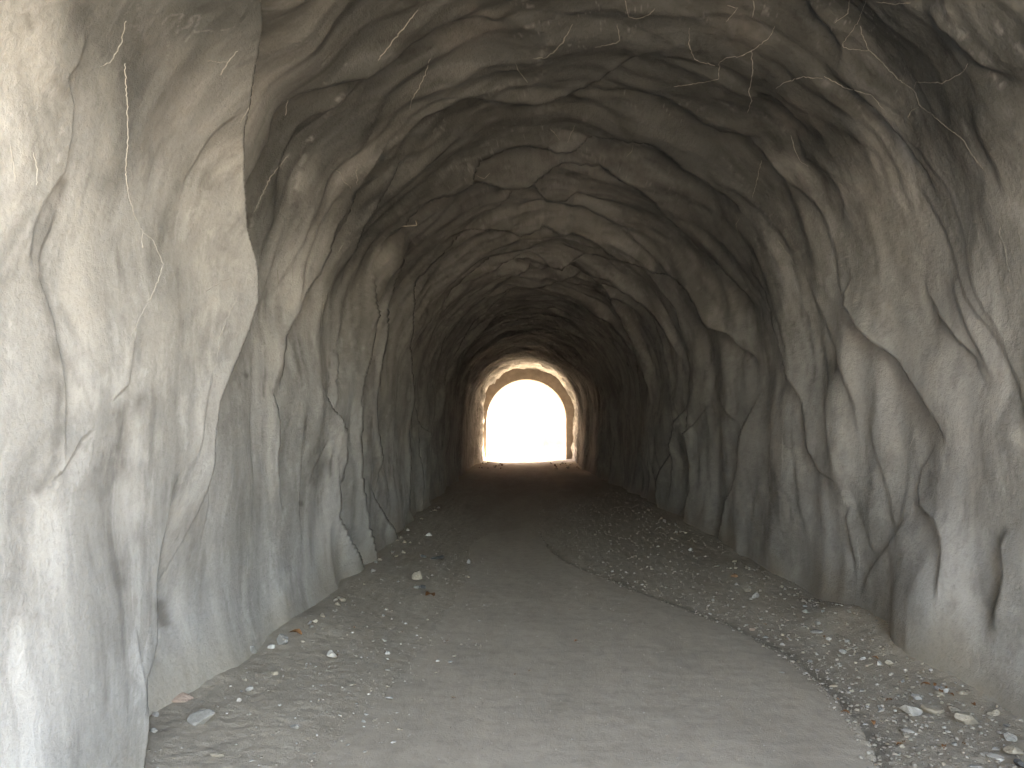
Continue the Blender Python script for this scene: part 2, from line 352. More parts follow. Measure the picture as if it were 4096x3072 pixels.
_br = smooth((fbm(UU * 9, VV * 13, 4, .7) + .05) / .45)
white = np.maximum(white * (.15 + .85 * _br) * (.75 - .3 * roof_), .34 * lime * (.35 + .65 * roof_) * smooth((VV - 2.6) / 1))

# ------------------------------------------------------------------ materials
def mat(name):
    m = bpy.data.materials.new(name); m.use_nodes = True
    return m, m.node_tree.nodes, m.node_tree.links, m.node_tree.nodes['Principled BSDF']
def nn(N, t, **k):
    n = N.new(t)
    for a, b in k.items(): setattr(n, a, b)
    return n
def mixc(N, L, fac, a, b, mode='MIX'):
    n = N.new('ShaderNodeMix'); n.data_type = 'RGBA'; n.blend_type = mode
    for sock, val in ((n.inputs[0], fac), (n.inputs[6], a), (n.inputs[7], b)):
        if isinstance(val, (int, float)): sock.default_value = val
        elif isinstance(val, tuple): sock.default_value = (*val, 1)
        else: L.new(val, sock)
    return n.outputs[2]
def ramp(N, L, src, p0, p1, v0=0.0, v1=1.0):
    n = N.new('ShaderNodeMapRange'); n.interpolation_type = 'SMOOTHSTEP'
    L.new(src, n.inputs[0])
    for i, v in zip((1, 2, 3, 4), (p0, p1, v0, v1)): n.inputs[i].default_value = v
    return n.outputs[0]
def noise(N, L, vec, scale, detail=4, rough=.55, dist=0.0):
    n = N.new('ShaderNodeTexNoise'); n.inputs['Scale'].default_value = scale; n.inputs['Detail'].default_value = detail
    n.inputs['Roughness'].default_value = rough; n.inputs['Distortion'].default_value = dist
    if vec is not None: L.new(vec, n.inputs['Vector'])
    return n.outputs[0]
def scaled(N, L, vec, s):
    n = N.new('ShaderNodeMapping'); n.inputs['Scale'].default_value = s; L.new(vec, n.inputs['Vector']); return n.outputs[0]
def math_(N, L, op, a, b):
    n = N.new('ShaderNodeMath'); n.operation = op
    for i, v in enumerate((a, b)):
        if isinstance(v, (int, float)): n.inputs[i].default_value = v
        else: L.new(v, n.inputs[i])
    return n.outputs[0]

def lining_material():
    m, N, L, B = mat('sprayed_concrete')
    wear_shade = nn(N, 'ShaderNodeAttribute', attribute_name='wear_shade'); sp = N.new('ShaderNodeSeparateColor'); L.new(wear_shade.outputs['Color'], sp.inputs[0])
    geo = N.new('ShaderNodeNewGeometry').outputs['Position']
    # streaks follow the folds: stretched along the arch
    ton = nn(N, 'ShaderNodeAttribute', attribute_name='tone'); tp = N.new('ShaderNodeSeparateColor'); L.new(ton.outputs['Color'], tp.inputs[0])
    big, patch, streak = tp.outputs
    fine = noise(N, L, geo, 38.0, 5, .75)
    roof_shade_fac = wear_shade.outputs['Alpha']; light = ton.outputs['Alpha']
    c = mixc(N, L, big, (.302, .298, .287), (.395, .392, .384))
    c = mixc(N, L, math_(N, L, 'MULTIPLY', patch, .5), c, (.475, .465, .445))
    c = mixc(N, L, math_(N, L, 'MULTIPLY', streak, .85), c, (.165, .161, .155))
    c = mixc(N, L, light, c, (.55, .545, .54))
    c = mixc(N, L, math_(N, L, 'MULTIPLY', sp.outputs[0], .65), c, (.50, .485, .46))
    spz = N.new('ShaderNodeSeparateXYZ'); L.new(geo, spz.inputs[0])
    hgt = math_(N, L, 'ADD', spz.outputs[2], math_(N, L, 'MULTIPLY', big, -.25))
    c = mixc(N, L, ramp(N, L, hgt, -.12, .42, .85, 0), c, (.31, .28, .235))
    c = mixc(N, L, roof_shade_fac, c, mixc(N, L, 1.0, c, (.140, .152, .158), 'MULTIPLY'))      # roof staining and dim roof light painted in as one darkening
    c = mixc(N, L, ramp(N, L, fine,   .42, .72, .0, .28), c, mixc(N, L, 1.0, c, (.50, .49, .47), 'MULTIPLY'))
    c = mixc(N, L, math_(N, L, 'MULTIPLY', sp.outputs[1], .7), c, (.12, .113, .106))
    c = mixc(N, L, math_(N, L, 'MULTIPLY', sp.outputs[2], .55), c, (.48, .48, .485))
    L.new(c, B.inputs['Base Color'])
    B.inputs['Roughness'].default_value = .88; B.inputs['Specular IOR Level'].default_value = .25
    b1 = N.new('ShaderNodeBump'); b1.inputs['Strength'].default_value = .46; b1.inputs['Distance'].default_value = .022
    L.new(fine, b1.inputs['Height']); L.new(b1.outputs[0], B.inputs['Normal'])
    return m
M_LIN = lining_material()

def plain(name, c0, c1, scale, bump=.3, rough=.9, dist=.02, spec=.25, rnd=0.0):
    m, N, L, B = mat(name)
    geo = N.new('ShaderNodeNewGeometry').outputs['Position']
    c = mixc(N, L, ramp(N, L, noise(N, L, geo, scale, 6, .65), .3, .7), c0, c1)
    if rnd:
        oi = N.new('ShaderNodeObjectInfo')
        hs = N.new('ShaderNodeHueSaturation'); L.new(c, hs.inputs['Color']); L.new(ramp(N, L, oi.outputs['Random'], 0, 1, 1 - rnd, 1 + rnd), hs.inputs['Value']); c = hs.outputs[0]
    L.new(c, B.inputs['Base Color'])
    B.inputs['Roughness'].default_value = rough; B.inputs['Specular IOR Level'].default_value = spec
    b = N.new('ShaderNodeBump'); b.inputs['Strength'].default_value = bump; b.inputs['Distance'].default_value = dist
    L.new(noise(N, L, geo, scale * 3.1, 6, .6), b.inputs['Height']); L.new(b.outputs[0], B.inputs['Normal'])
    return m
M_VEIN = plain('lime_deposit', (.27, .263, .248), (.36, .352, .335), 30)
M_VEIN_DIM = plain('dim_lime_deposit', (.17, .165, .15), (.27, .265, .25), 30)  # darker copy of the lime, follows the painted dimness of the roof
M_PORT = plain('cast_concrete', (.20, .17, .145), (.27, .235, .20), 3.0)
M_STEEL = plain('rusty_steel', (.20, .18, .16), (.30, .27, .24), 40)
M_HILL = plain('hill_rock', (.25, .235, .21), (.33, .31, .28), .5, .8, dist=.3)
M_SOIL = plain('brown_soil', (.085, .082, .072), (.125, .12, .105), 1.2, .6, dist=.05)
M_CLIFF = plain('red_cliff_rock', (.36, .235, .19), (.44, .30, .25), 1.5, .6, dist=.1)  # rock of the added cliff, reddened to tint the daylight it bounces inside
M_ROCK = {k: plain('stone_' + k, a, b, 22, .7, dist=.012, rnd=.12) for k, a, b in [
    ('white', (.30, .288, .265), (.40, .385, .36)), ('tan', (.24, .21, .168), (.33, .295, .24)), ('grey', (.21, .203, .19), (.29, .282, .265)),
    ('dark', (.05, .05, .052), (.10, .10, .10)), ('brown', (.13, .08, .05), (.23, .14, .085)), ('pink', (.30, .22, .18), (.38, .29, .235))]}
M_GRIT = [plain('grit_' + k, a, b, 30, .5, dist=.008) for k, a, b in [('drab', (.22, .195, .165), (.27, .243, .208)), ('buff', (.25, .228, .196), (.30, .275, .24)), ('pale', (.31, .29, .26), (.38, .36, .33)), ('umber', (.15, .125, .10), (.20, .17, .14))]]
M_LEAF = plain('dead_leaf', (.16, .07, .03), (.26, .13, .06), 50)

def ground_material(name, path=False):
    m, N, L, B = mat(name)
    geo = N.new('ShaderNodeNewGeometry').outputs['Position']
    big = noise(N, L, scaled(N, L, geo, (2.6, .55, 1)), .8, 6, .65, .4)
    mid = noise(N, L, geo, 9, 6, .65)
    fine = noise(N, L, geo, 70, 5, .75)
    if path:
        c = mixc(N, L, ramp(N, L, big, .35, .7), (.355, .312, .258), (.400, .352, .292))
        c = mixc(N, L, ramp(N, L, mid, .42, .75, 0, .45), c, (.225, .203, .172))
        c = mixc(N, L, ramp(N, L, fine, .62, .74, 0, .45), c, (.42, .40, .37))
        c = mixc(N, L, ramp(N, L, fine, .28, .40, .35, 0), c, (.16, .145, .13))
    else:
        c = mixc(N, L, ramp(N, L, big, .35, .7), (.325, .284, .232), (.385, .340, .280))
        c = mixc(N, L, ramp(N, L, mid, .40, .75, 0, .5), c, (.215, .193, .163))
        c = mixc(N, L, ramp(N, L, fine, .56, .70, 0, .5), c, (.40, .375, .34))
        c = mixc(N, L, ramp(N, L, fine, .30, .44, .4, 0), c, (.15, .135, .117))
        floor_dark = nn(N, 'ShaderNodeAttribute', attribute_name='floor_dark').outputs['Fac']
        c = mixc(N, L, floor_dark, c, (.13, .115, .096))
    L.new(c, B.inputs['Base Color']); B.inputs['Roughness'].default_value = .93; B.inputs['Specular IOR Level'].default_value = .2
    b1 = N.new('ShaderNodeBump'); b1.inputs['Strength'].default_value = .35 if path else .7; b1.inputs['Distance'].default_value = .02
    L.new(mid, b1.inputs['Height'])
    b2 = N.new('ShaderNodeBump'); b2.inputs['Strength'].default_value = .5 if path else .85; b2.inputs['Distance'].default_value = .010
    L.new(fine, b2.inputs['Height']); L.new(b1.outputs[0], b2.inputs['Normal']); L.new(b2.outputs[0], B.inputs['Normal'])
    return m
M_GROUND = ground_material('stony_dirt'); M_PATH = ground_material('trodden_dirt', True)

# ------------------------------------------------------------------ mesh helpers
def link(name, me, m, parent=None):
    o = bpy.data.objects.new(name, me); C.objects.link(o)
    if m is not None and not me.materials: me.materials.append(m)
    if parent is not None: o.parent = parent
    return o
def grid_mesh(name, P, flip=False, sm=True):
    nu, nv = P.shape[:2]
    me = bpy.data.meshes.new(name)
    me.vertices.add(nu * nv); me.vertices.foreach_set('co', np.ascontiguousarray(P, np.float32).reshape(-1))
    i = np.arange(nu * nv, dtype=np.int32).reshape(nu, nv)
    q = np.stack([i[:-1, :-1], i[1:, :-1], i[1:, 1:], i[:-1, 1:]], -1).reshape(-1, 4)
    if flip: q = q[:, ::-1]
    n = len(q)
    me.loops.add(n * 4); me.polygons.add(n)
    me.loops.foreach_set('vertex_index', np.ascontiguousarray(q).reshape(-1))
    me.polygons.foreach_set('loop_start', np.arange(n, dtype=np.int32) * 4)
    me.polygons.foreach_set('use_smooth', np.full(n, sm))
    me.update(calc_edges=True)
    return me
def face_mesh(name, V, F, sm=False):
    me = bpy.data.meshes.new(name); me.from_pydata([tuple(map(float, p)) for p in V], [], [tuple(map(int, f)) for f in F])
    if sm: me.polygons.foreach_set('use_smooth', np.full(len(me.polygons), True))
    me.update(); return me
def tag(o, label=None, cat=None, group=None, kind=None):
    for k, v in (('label', label), ('category', cat), ('group', group), ('kind', kind)):
        if v: o[k] = v
    return o

# ------------------------------------------------------------------ tunnel
tunnel = bpy.data.objects.new('tunnel', None); C.objects.link(tunnel)
tag(tunnel, 'grey tunnel of sprayed concrete with folded rocky walls and arched roof', 'tunnel')
me = grid_mesh('lining', P)
at = me.attributes.new('tone', 'FLOAT_COLOR', 'POINT')
at.data.foreach_set('color', np.stack([t_big, t_patch, t_streak, t_light], -1).astype(np.float32).reshape(-1))
at = me.attributes.new('wear_shade', 'FLOAT_COLOR', 'POINT')
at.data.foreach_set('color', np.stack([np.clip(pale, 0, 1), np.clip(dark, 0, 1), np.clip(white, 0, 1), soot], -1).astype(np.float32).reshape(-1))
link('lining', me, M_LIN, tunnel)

# cast arch framing the far mouth
PXC, PR, PZS = .755, 2.075, 2.165
def arch(cx, r, zs, n=48, zb=-.4):
    t = np.linspace(math.pi, 0, n)
    pts = [(cx - r, zb)] + [(cx + r * math.cos(a), zs + r * math.sin(a)) for a in t] + [(cx + r, zb)]
    return np.array(pts)
inn = arch(PXC, PR, PZS); out = arch(PXC, PR + 1.0, PZS)
prof = []
for (a, y) in ((out, 41.6), (inn, 41.6), (inn, 42.6), (out, 42.6)):
    prof.append(np.stack([a[:, 0], np.full(len(a), y), a[:, 1]], -1))
prof[1][:, 1] += .0
link('portal_arch', grid_mesh('portal_arch', np.array(prof), sm=False), M_PORT, tunnel)

# lime veins: thin raised beads along shrinkage cracks
VEINS = [
 [(500,82),(481,177),(443,247),(399,266)],
 [(497,253),(506,405),(510,538),(500,684),(513,791),(538,867),(570,930),(608,956),(633,1013),(652,1060),(620,1149),(589,1213),(557,1270),(525,1339)],
 [(570,930),(565,965),(570,990)], [(32,563),(51,658),(57,728)], [(132,610),(145,680),(142,740)], [(949,203),(911,247),(880,297)], [(911,247),(829,244)],
 [(949,1187),(911,1263),(880,1339),(867,1428)], [(924,1111),(867,1137),(823,1168)],
 [(3101,101),(3076,152),(3006,203),(2968,222),(2911,228),(2880,247)], [(3006,203),(3012,272),(3006,335),(2993,373),(3012,399),(2990,449)],
 [(2880,247),(2873,317),(2791,332),(2696,345)], [(2760,110),(2755,180),(2780,240),(2860,262)],
 [(3465,0),(3430,95),(3376,165),(3373,190),(3437,199),(3481,203),(3525,247),(3595,317),(3658,361),(3677,418),(3740,468),(3785,506),(3854,557),(3886,614),(3943,687)],
 [(3658,354),(3665,326),(3772,332),(3829,301),(3861,279),(3873,253)], [(3677,427),(3646,440),(3633,468)], [(3481,203),(3449,139),(3443,101)],
 [(3104,354),(3139,329),(3209,307),(3291,313)], [(3399,0),(3392,51),(3342,89)], [(4003,905),(3997,930),(4022,987),(4029,1050),(4041,1086)],
 [(3164,538),(3177,589),(3202,646),(3234,665)], [(3106,953),(3145,1007),(3170,1047),(3183,1077)], [(3658,1744),(3639,1795)], [(3652,2010),(3645,2060)], [(3430,2142),(3436,2210),(3440,2275)],
 [(3012,0),(3019,38),(3009,70)], [(3506,6),(3582,16),(3646,9)], [(2910,20),(2950,30),(2930,60),(2905,85)], [(3297,304),(3380,350),(3487,380),(3540,440)],
 [(1671,38),(1607,120),(1512,240)], [(1721,234),(1690,323),(1645,399),(1639,437)], [(2133,234),(2190,228),(2247,177),(2291,95)],
 [(2500,0),(2513,63),(2551,76),(2589,63),(2620,32)], [(2468,95),(2481,165),(2380,190)], [(2532,576),(2525,608),(2506,627)], [(2110,330),(2080,290),(2060,250)],
 [(1318,675),(1353,680),(1377,724),(1402,754)], [(1427,655),(1427,739)], [(1353,1008),(1372,978)], [(1308,1172),(1293,1232),(1283,1321)], [(1171,1048),(1169,1147)], [(1109,1077),(1114,1137)],
 [(1149,625),(1079,709),(1044,789),(1014,849)], [(2820,1060),(2815,1030),(2835,1030)], [(2960,870),(2945,900),(2950,930)], [(1017,330),(1000,420),(960,490)], [(1150,390),(1140,460)],
 [(3132,1760),(3130,1850),(3125,1950)], [(2660,1660),(2675,1730)], [(2200,510),(2240,560)], [(2300,500),(2270,570)], [(1905,700),(1935,715),(1960,690)], [(3046,640),(3030,720),(3010,790)],
]
vr_ = np.random.default_rng(5)
for pts in VEINS:
    pts = np.array(pts, float); seg = np.hypot(*np.diff(pts, axis=0).T); L_ = np.concatenate([[0], np.cumsum(seg)])
    n = max(5, int(L_[-1] / 9)); s = np.linspace(0, L_[-1], n)
    qx = np.interp(s, L_, pts[:, 0]); qy = np.interp(s, L_, pts[:, 1])
    jit = vr_.normal(0, 1.5, (2, n)); jit[:, [0, -1]] = 0
    uv = [hit(x, y) for x, y in zip(qx + jit[0], qy + jit[1])]
    runs = [[uv[0]]]
    for a, b in zip(uv[:-1], uv[1:]):
        if math.hypot(a[0] - b[0], a[1] - b[1]) > .22 * max(1, a[1] / 6): runs.append([])
        runs[-1].append(b)
    for run in runs:
        if len(run) < 4: continue
        q = np.array(run); t = np.gradient(q, axis=0); t /= np.linalg.norm(t, axis=1)[:, None] + 1e-9; nrm = np.stack([-t[:, 1], t[:, 0]], -1)
        k = len(q); w = (.0017 + .0026 * vr_.random(k)) * np.clip(q[:, 1] / 5, .5, 1.6) * (.35 + .65 * np.sin(np.linspace(0, math.pi, k)) ** .5)
        rowsP = []
        for off, lift in ((-1, .0005), (-.4, .003), (.4, .003), (1, .0005)):
            r_ = q + nrm * (w * off)[:, None]
            rowsP.append(pos_from(r_[:, 0], r_[:, 1], d_at(r_[:, 0], r_[:, 1]) + lift))
        link('lime_vein', grid_mesh('lime_vein', np.array(rowsP).transpose(1, 0, 2)), M_VEIN if abs(q[:, 0].mean() - ULEN / 2 - .3) > 3.6 else M_VEIN_DIM, tunnel)

def tube_mesh(name, pts, r, n=8):
    pts = [Vector(p) for p in pts]; V = []; F = []
    for i, p in enumerate(pts):
        t = (pts[min(i + 1, len(pts) - 1)] - pts[max(i - 1, 0)]).normalized()
        a = t.orthogonal().normalized(); b = t.cross(a)
        for k in range(n):
            c = 2 * math.pi * k / n; V.append(p + a * math.cos(c) * r + b * math.sin(c) * r)
    for i in range(len(pts) - 1):
        for k in range(n):
            F.append((i * n + k, i * n + (k + 1) % n, (i + 1) * n + (k + 1) % n, (i + 1) * n + k))
    F.append(tuple(range(n))[::-1]); F.append(tuple(range((len(pts) - 1) * n, len(pts) * n)))
    return face_mesh(name, V, F, True)
# bent steel pin left sticking out of the roof curve
hu, hv = hit(1612, 905)
h0 = Vector(pos_from(hu, hv, float(d_at(hu, hv))))
hd = ray(1668, 901); h1 = Vector(EYE + hd * (hv + .02)); hd2 = ray(1664, 883); h2 = Vector(EYE + hd2 * (hv + .04))
tag(link('anchor_pin', tube_mesh('anchor_pin', [h0 - (h1 - h0) * .3, h0.lerp(h1, .5), h1 - (h1 - h0) * .08, h1, h1.lerp(h2, .3), h2], .007), M_STEEL, tunnel), 'bent steel pin sticking out of the concrete')

# ------------------------------------------------------------------ hill the tunnel is bored through
def hill():
    a = np.linspace(math.pi, 0, 40)
    rings = []
    def ring(rx, rz, yf, zb):
        r = []
        for t in a:
            x = CX + rx * math.cos(t); z = zb + (rz) * math.sin(t)
            r.append((x, yf(x, z), z))
        return r
    inner = RAD + .55
    near = lambda x, z: float(mouth_y(x, z)) + .25 * max(0, x - XR) + .8 * max(0, z - 4.5)
    far = lambda x, z: 42.3 - .3 * max(0, z - 4.5)
    def opening(y_of, grow):
        u = np.linspace(0, ULEN, 40); x, z, nx, nz = base_point(u)
        return [(xx - nxx * grow, y_of(xx, zz), zz - nzz * grow) for xx, zz, nxx, nzz in zip(x, z, nx, nz)]
    rings.append(opening(lambda x, z: float(mouth_y(x, z)) + .05, -.05))
    rings.append(opening(lambda x, z: float(mouth_y(x, z)) - .1, .25))
    rings.append(ring(7, 8, lambda x, z: near(x, z), -.5))
    rings.append(ring(13, 13, lambda x, z: near(x, z) + 2, -.6))
    for yy, r in ((14, 16), (28, 16), (39, 13)):
        rings.append([(x + .8 * float(perlin(i * .35, yy * .3)), yy, z) for i, (x, _, z) in enumerate(ring(r, r, lambda x, z: yy, -.6))])
    rings.append(ring(7, 8, far, -.5))
    rings.append(opening(lambda x, z: 42.45, 1.05))
    rings.append(opening(lambda x, z: 42.2, .3))
    return grid_mesh('hillside', np.array(rings), sm=True)
tag(link('hillside', hill(), M_HILL), kind='structure')

# ------------------------------------------------------------------ ground and path
def ground_pt(px, py, z=0.0):
    d = ray(px, py); t = (z - EYE[2]) / d[2]; return EYE + d * t
EDGE_PX = [(3540,3200),(3500,3072),(3430,2890),(3300,2740),(3130,2610),(2900,2500),(2700,2420),(2560,2370),(2420,2310),(2280,2260),(2200,2200),(2170,2150)]
EDGE = np.array([ground_pt(*p)[:2] for p in EDGE_PX]); EDGE = EDGE[np.argsort(EDGE[:, 1])]
def edge_x(y):
    e = np.interp(y, EDGE[:, 1], EDGE[:, 0])
    e = np.where(y > EDGE[-1, 1], EDGE[-1, 0] + np.clip((y - EDGE[-1, 1]) * .035, 0, 1.9), e)
    e = np.where(y < EDGE[0, 1], EDGE[0, 0] - (EDGE[0, 1] - y) * .1, e)
    return e + .03 * perlin(y * 1.7, y * 0 + 3.3) + .022 * perlin(y * 5, y * 0 + 8) + .014 * perlin(y * 17, y * 0 + 1)
def left_x(y): return np.interp(y, [-8, 2, 3.8, 5.2, 6.5, 8.8, 14, 30, 42, 60], [-1.6, -1.5, -1.1, -.85, -.72, -.6, -.8, -1.0, -1.0, -1.0])
def gz(x, y):
    x = np.asarray(x, float); y = np.asarray(y, float)
    e = edge_x(y); s = x - e
    ins = smooth((y + 6) / 3) * smooth((46 - y) / 3)
    right = np.where(s > 0, -.022 + .012 * np.clip(s / .25, 0, 1) + .055 * np.clip(s - .15, 0, 2.6), -.028)
    lf = left_x(y) - x
    left = np.where(lf > -.5, -.03 + .05 * smooth((lf + .45) / .6) + .06 * np.clip(lf, 0, 2), -.03)
    h = np.where(s > -.15, right, left) * ins
    h = h + .03 * smooth((y - 10.5) / 4) * ins
    rough = np.where(s > 0, 1.0, smooth((lf + .3) / .5)) * ins
    h = h + .006 * fbm(x * 2.5, y * 1.6, 3) * (.3 + rough) + .005 * fbm(x * 16, y * 16, 2) * rough
    for mx, my, rx, ry, hh in MOUNDS:
        h = h + hh * np.exp(-((x - mx) / rx) ** 2 - ((y - my) / ry) ** 2) * (1 + .12 * fbm(x * 3, y * 3, 3))
    return h
MOUNDS = []
for px, py, rx, ry, hh in [(3640,2560,.50,.75,.15),(3950,2700,.45,.7,.15),(3330,2500,.30,.5,.06),(1240,2540,.30,.5,.06),(720,2760,.25,.35,.05),(2990,2330,.3,.8,.05)]:
    g = ground_pt(px, py); MOUNDS.append((g[0], g[1], rx, ry, hh))
ys = [-8.0]
while ys[-1] < 46:
    y = ys[-1]; ys.append(y + (.12 if y < 3.2 else min(max(y * y / 1270 * 1.0, .012), .12)))
ys = np.array(ys); xs = np.linspace(-3.2, 4.4, 420)
XX, YY = np.meshgrid(xs, ys, indexing='ij')
me = grid_mesh('tunnel_floor', np.stack([XX, YY, gz(XX, YY)], -1))
s_ = XX - edge_x(YY)
floor_dark = np.exp(-((s_ - .04) / .06) ** 2) * .65 * smooth((12 - YY) / 2) + .20 * smooth((s_ - .5) / .5) * smooth((YY - 6) / 3)  # darker line along the path edge, slightly darker by the right wall farther in
floor_dark = np.clip(floor_dark * (.6 + .8 * (fbm(XX * 3, YY * 3, 3) * .5 + .5)), 0, 1) * smooth((YY - 3) / 1) * smooth((30 - YY) / 8)
me.attributes.new('floor_dark', 'FLOAT', 'POINT').data.foreach_set('value', floor_dark.astype(np.float32).reshape(-1))
tag(link('tunnel_floor', me, M_GROUND), kind='structure')
# open ground outside both mouths, reaching the horizon
def outer(y):
    return y
ogx = np.concatenate([[-900, -300, -90, -40], np.linspace(-20, 20, 21), [40, 90, 300, 900]])
ogy = np.concatenate([[-900, -300, -90, -40], np.linspace(-20, 70, 46), [90, 160, 400, 1500]])
GX, GY = np.meshgrid(ogx, ogy, indexing='ij')
GZ = -.09 + .0 * GX - .55 * smooth((GY - 40) / 6) + .05 * perlin(GX * .3, GY * .3)
tag(link('ground', grid_mesh('ground', np.stack([GX, GY, GZ], -1)), M_SOIL), kind='structure')
# added cliff, cuts sky light into the far mouth and warms its bounce
ca = np.linspace(-1.25, 1.25, 60); cz = np.linspace(-1.2, 13, 24)
CA, CZ = np.meshgrid(ca, cz, indexing='ij')
cr = 12.5 + .32 * np.clip(CZ, 0, 20) + 1.1 * fbm(CA * 4, CZ * .35, 4)
tag(link('added_cliff', grid_mesh('added_cliff', np.stack([.8 + cr * 1.1 * np.sin(CA), 41.5 + cr * np.cos(CA), CZ], -1)), M_CLIFF), kind='structure')
# trodden path
py_ = ys[(ys > -8) & (ys < 45)]
tt = np.concatenate([[0.0, 0.0], np.linspace(.006, 1, 60)])
ex = edge_x(py_); lx = left_x(py_) - .35
PXm = ex[None, :] + (lx - ex)[None, :] * tt[:, None]
PZm = .0 + .006 * fbm(PXm * 1.6, py_[None, :] * 1.6, 3) + .0022 * fbm(PXm * 9, py_[None, :] * 9, 2)
PZm += .008 * np.exp(-((PXm - ex[None, :] + .25) / .2) ** 2)
PZm -= .045 * smooth((py_[None, :] - 11) / 5)
PZm[0] -= .06; PZm[1] -= .012; PXm[0] += .02; PXm[1] += .008
tag(link('path', grid_mesh('path', np.stack([PXm, np.repeat(py_[None, :], len(tt), 0), PZm], -1), flip=True), M_PATH), kind='structure')
def surf(x, y):
    s = x - edge_x(np.array([y]))[0]; l = left_x(y)
    g = float(gz(np.array([x]), np.array([y]))[0])
    return max(g, .004) if (s < 0 and x > l - .3) else g

# ------------------------------------------------------------------ stones
def ico(sub):
    bm = bmesh.new(); bmesh.ops.create_icosphere(bm, subdivisions=sub, radius=1)
    V = np.array([v.co[:] for v in bm.verts]); F = np.array([[v.index for v in f.verts] for f in bm.faces]); bm.free(); return V, F
ICO = {1: ico(1), 2: ico(2), 3: ico(3)}
def rock_verts(r, sub, cuts=9):
    V, F = ICO[sub]; V = V.copy()
    for _ in range(cuts):
        n = r.normal(size=3); n /= np.linalg.norm(n); d = r.uniform(.32, .74)
        k = V @ n; V -= np.outer(np.maximum(k - d, 0) * .97, n)
    V += .05 * np.stack([perlin(V[:, 0] * 2 + r.uniform(0, 90), V[:, 1] * 2 + V[:, 2] * 1.3) for _ in range(3)], -1)
    V /= np.abs(V).max(0)
    return V, F
rr = np.random.default_rng(11)
def stone(px, py, wpx, hpx, col, label, group=None, cat='stone', name='stone', flat=None):
    g = ground_pt(px, py + .3 * hpx)
    for _ in range(3): g = ground_pt(px, py + .3 * hpx, surf(g[0], g[1]))
    t = g[1]; W = wpx * t / FPX; Hh = hpx * t / FPX
    sn = EYE[2] / math.hypot(EYE[2], t); Dp = W * rr.uniform(.6, .85); H = max(Hh - Dp * sn, .30 * Hh) if flat is None else flat * W
    big = wpx > 45
    V, F = rock_verts(rr, 3 if big else 2, 11 if big else 7)
    a = rr.uniform(-.5, .5); V = V * np.array([W / 2, Dp / 2, H * .62]); tl = rr.uniform(-.15, .15)
    V = np.stack([V[:, 0] * math.cos(a) - V[:, 1] * math.sin(a), V[:, 0] * math.sin(a) + V[:, 1] * math.cos(a), V[:, 2] + V[:, 0] * tl], -1)
    me = face_mesh(name, V, F)
    o = link(name, me, M_ROCK[col]); zc = surf(g[0], g[1])
    o.location = (g[0], g[1] + Dp * .15, zc + H * .34)
    return tag(o, label, cat, group)

stone(805, 2872, 122, 82, 'white', 'largest whitish flat stone on the dirt at the left wall foot')
stone(700, 2782, 135, 58, 'pink', 'pinkish brown slab half sunk beside the left wall crevice', flat=.16)
stone(1180, 2906, 46, 30, 'grey', 'small square grey stone alone on the stony left verge')
stone(955, 2800, 22, 22, 'white', 'small pale chip standing between slab and grey square stone')
stone(875, 3015, 72, 26, 'tan', 'pale elongated stone almost buried in the left verge', flat=.14)
stone(622, 2857, 32, 26, 'grey', 'small grey stone tucked against the near left wall')
stone(1133, 2563, 60, 52, 'grey', 'grey slab leaning on the left wall foot')
stone(1010, 2600, 52, 56, 'grey', 'grey block wedged at the left wall foot beside leaning slab')
stone(1085, 2583, 34, 26, 'white', 'small pale stone between block and leaning slab')
stone(1330, 2621, 46, 42, 'white', 'pale pointed stone on the dirt off the left wall')
stone(1664, 2303, 48, 42, 'tan', 'round cream stone beyond the left wall bend')
stone(1668, 2347, 48, 20, 'grey', 'flat grey stone just below the round cream stone')
stone(1692, 2348, 22, 22, 'dark', 'small black stone touching the flat grey stone')
stone(1716, 2139, 36, 18, 'white', 'pale flat stone in the dim part of the left verge')
stone(1872, 2247, 20, 17, 'white', 'small bright pebble alone on the dim path')
stone(1752, 2226, 62, 34, 'dark', 'dark grey slab lying in the dim left verge', flat=.2)
stone(1694, 2227, 26, 14, 'dark', 'small black lump beside the dark grey slab')
stone(1402, 2732, 44, 36, 'tan', 'half buried pale tan stone at the path margin', flat=.2)
stone(1538, 2563, 20, 14, 'white', 'small cream pebble of the left path margin, farther in')
stone(1556, 2790, 32, 18, 'white', 'pale chalky lump on the left path margin')
stone(1550, 2612, 24, 16, 'white', 'small white pebble below the cream one on the left margin')
stone(3645, 2838, 96, 66, 'white', 'big whitish angular rock in the gravel under the right wall')
stone(3735, 2835, 88, 52, 'tan', 'tan wedge of rock leaning on the big whitish rock')
stone(3877, 2878, 98, 72, 'tan', 'rounded tan boulder at the foot of the right wall')
stone(3640, 2922, 68, 34, 'white', 'flat pale rock below the big whitish rock in the gravel')
stone(3672, 2786, 48, 36, 'white', 'pale blocky stone above the tan rock wedge')
stone(3478, 2654, 42, 18, 'tan', 'flat tan stone at the gravel edge by the slumped mound')
stone(3515, 2646, 24, 22, 'white', 'small pale stone touching the flat tan stone by the mound')
stone(3784, 2762, 28, 24, 'white', 'small pale stone on the mound side above the rounded boulder')
stone(3852, 2755, 38, 24, 'tan', 'small tan stone on the mound above the rounded boulder')
stone(3263, 2508, 62, 30, 'grey', 'grey slab at the right wall foot above the gravel', flat=.25)
stone(3316, 2541, 28, 16, 'white', 'small white stone beside the grey slab, right wall foot')
stone(3998, 3030, 76, 40, 'white', 'pale rock among the rubble by the near right wall')
stone(4068, 3005, 84, 62, 'tan', 'tan rock pressed against the near right wall')
stone(4052, 2950, 60, 40, 'grey', 'grey rock on top of the rubble by the near right wall')
stone(4088, 3055, 50, 50, 'dark', 'dark rock in the rubble corner by the near right wall')
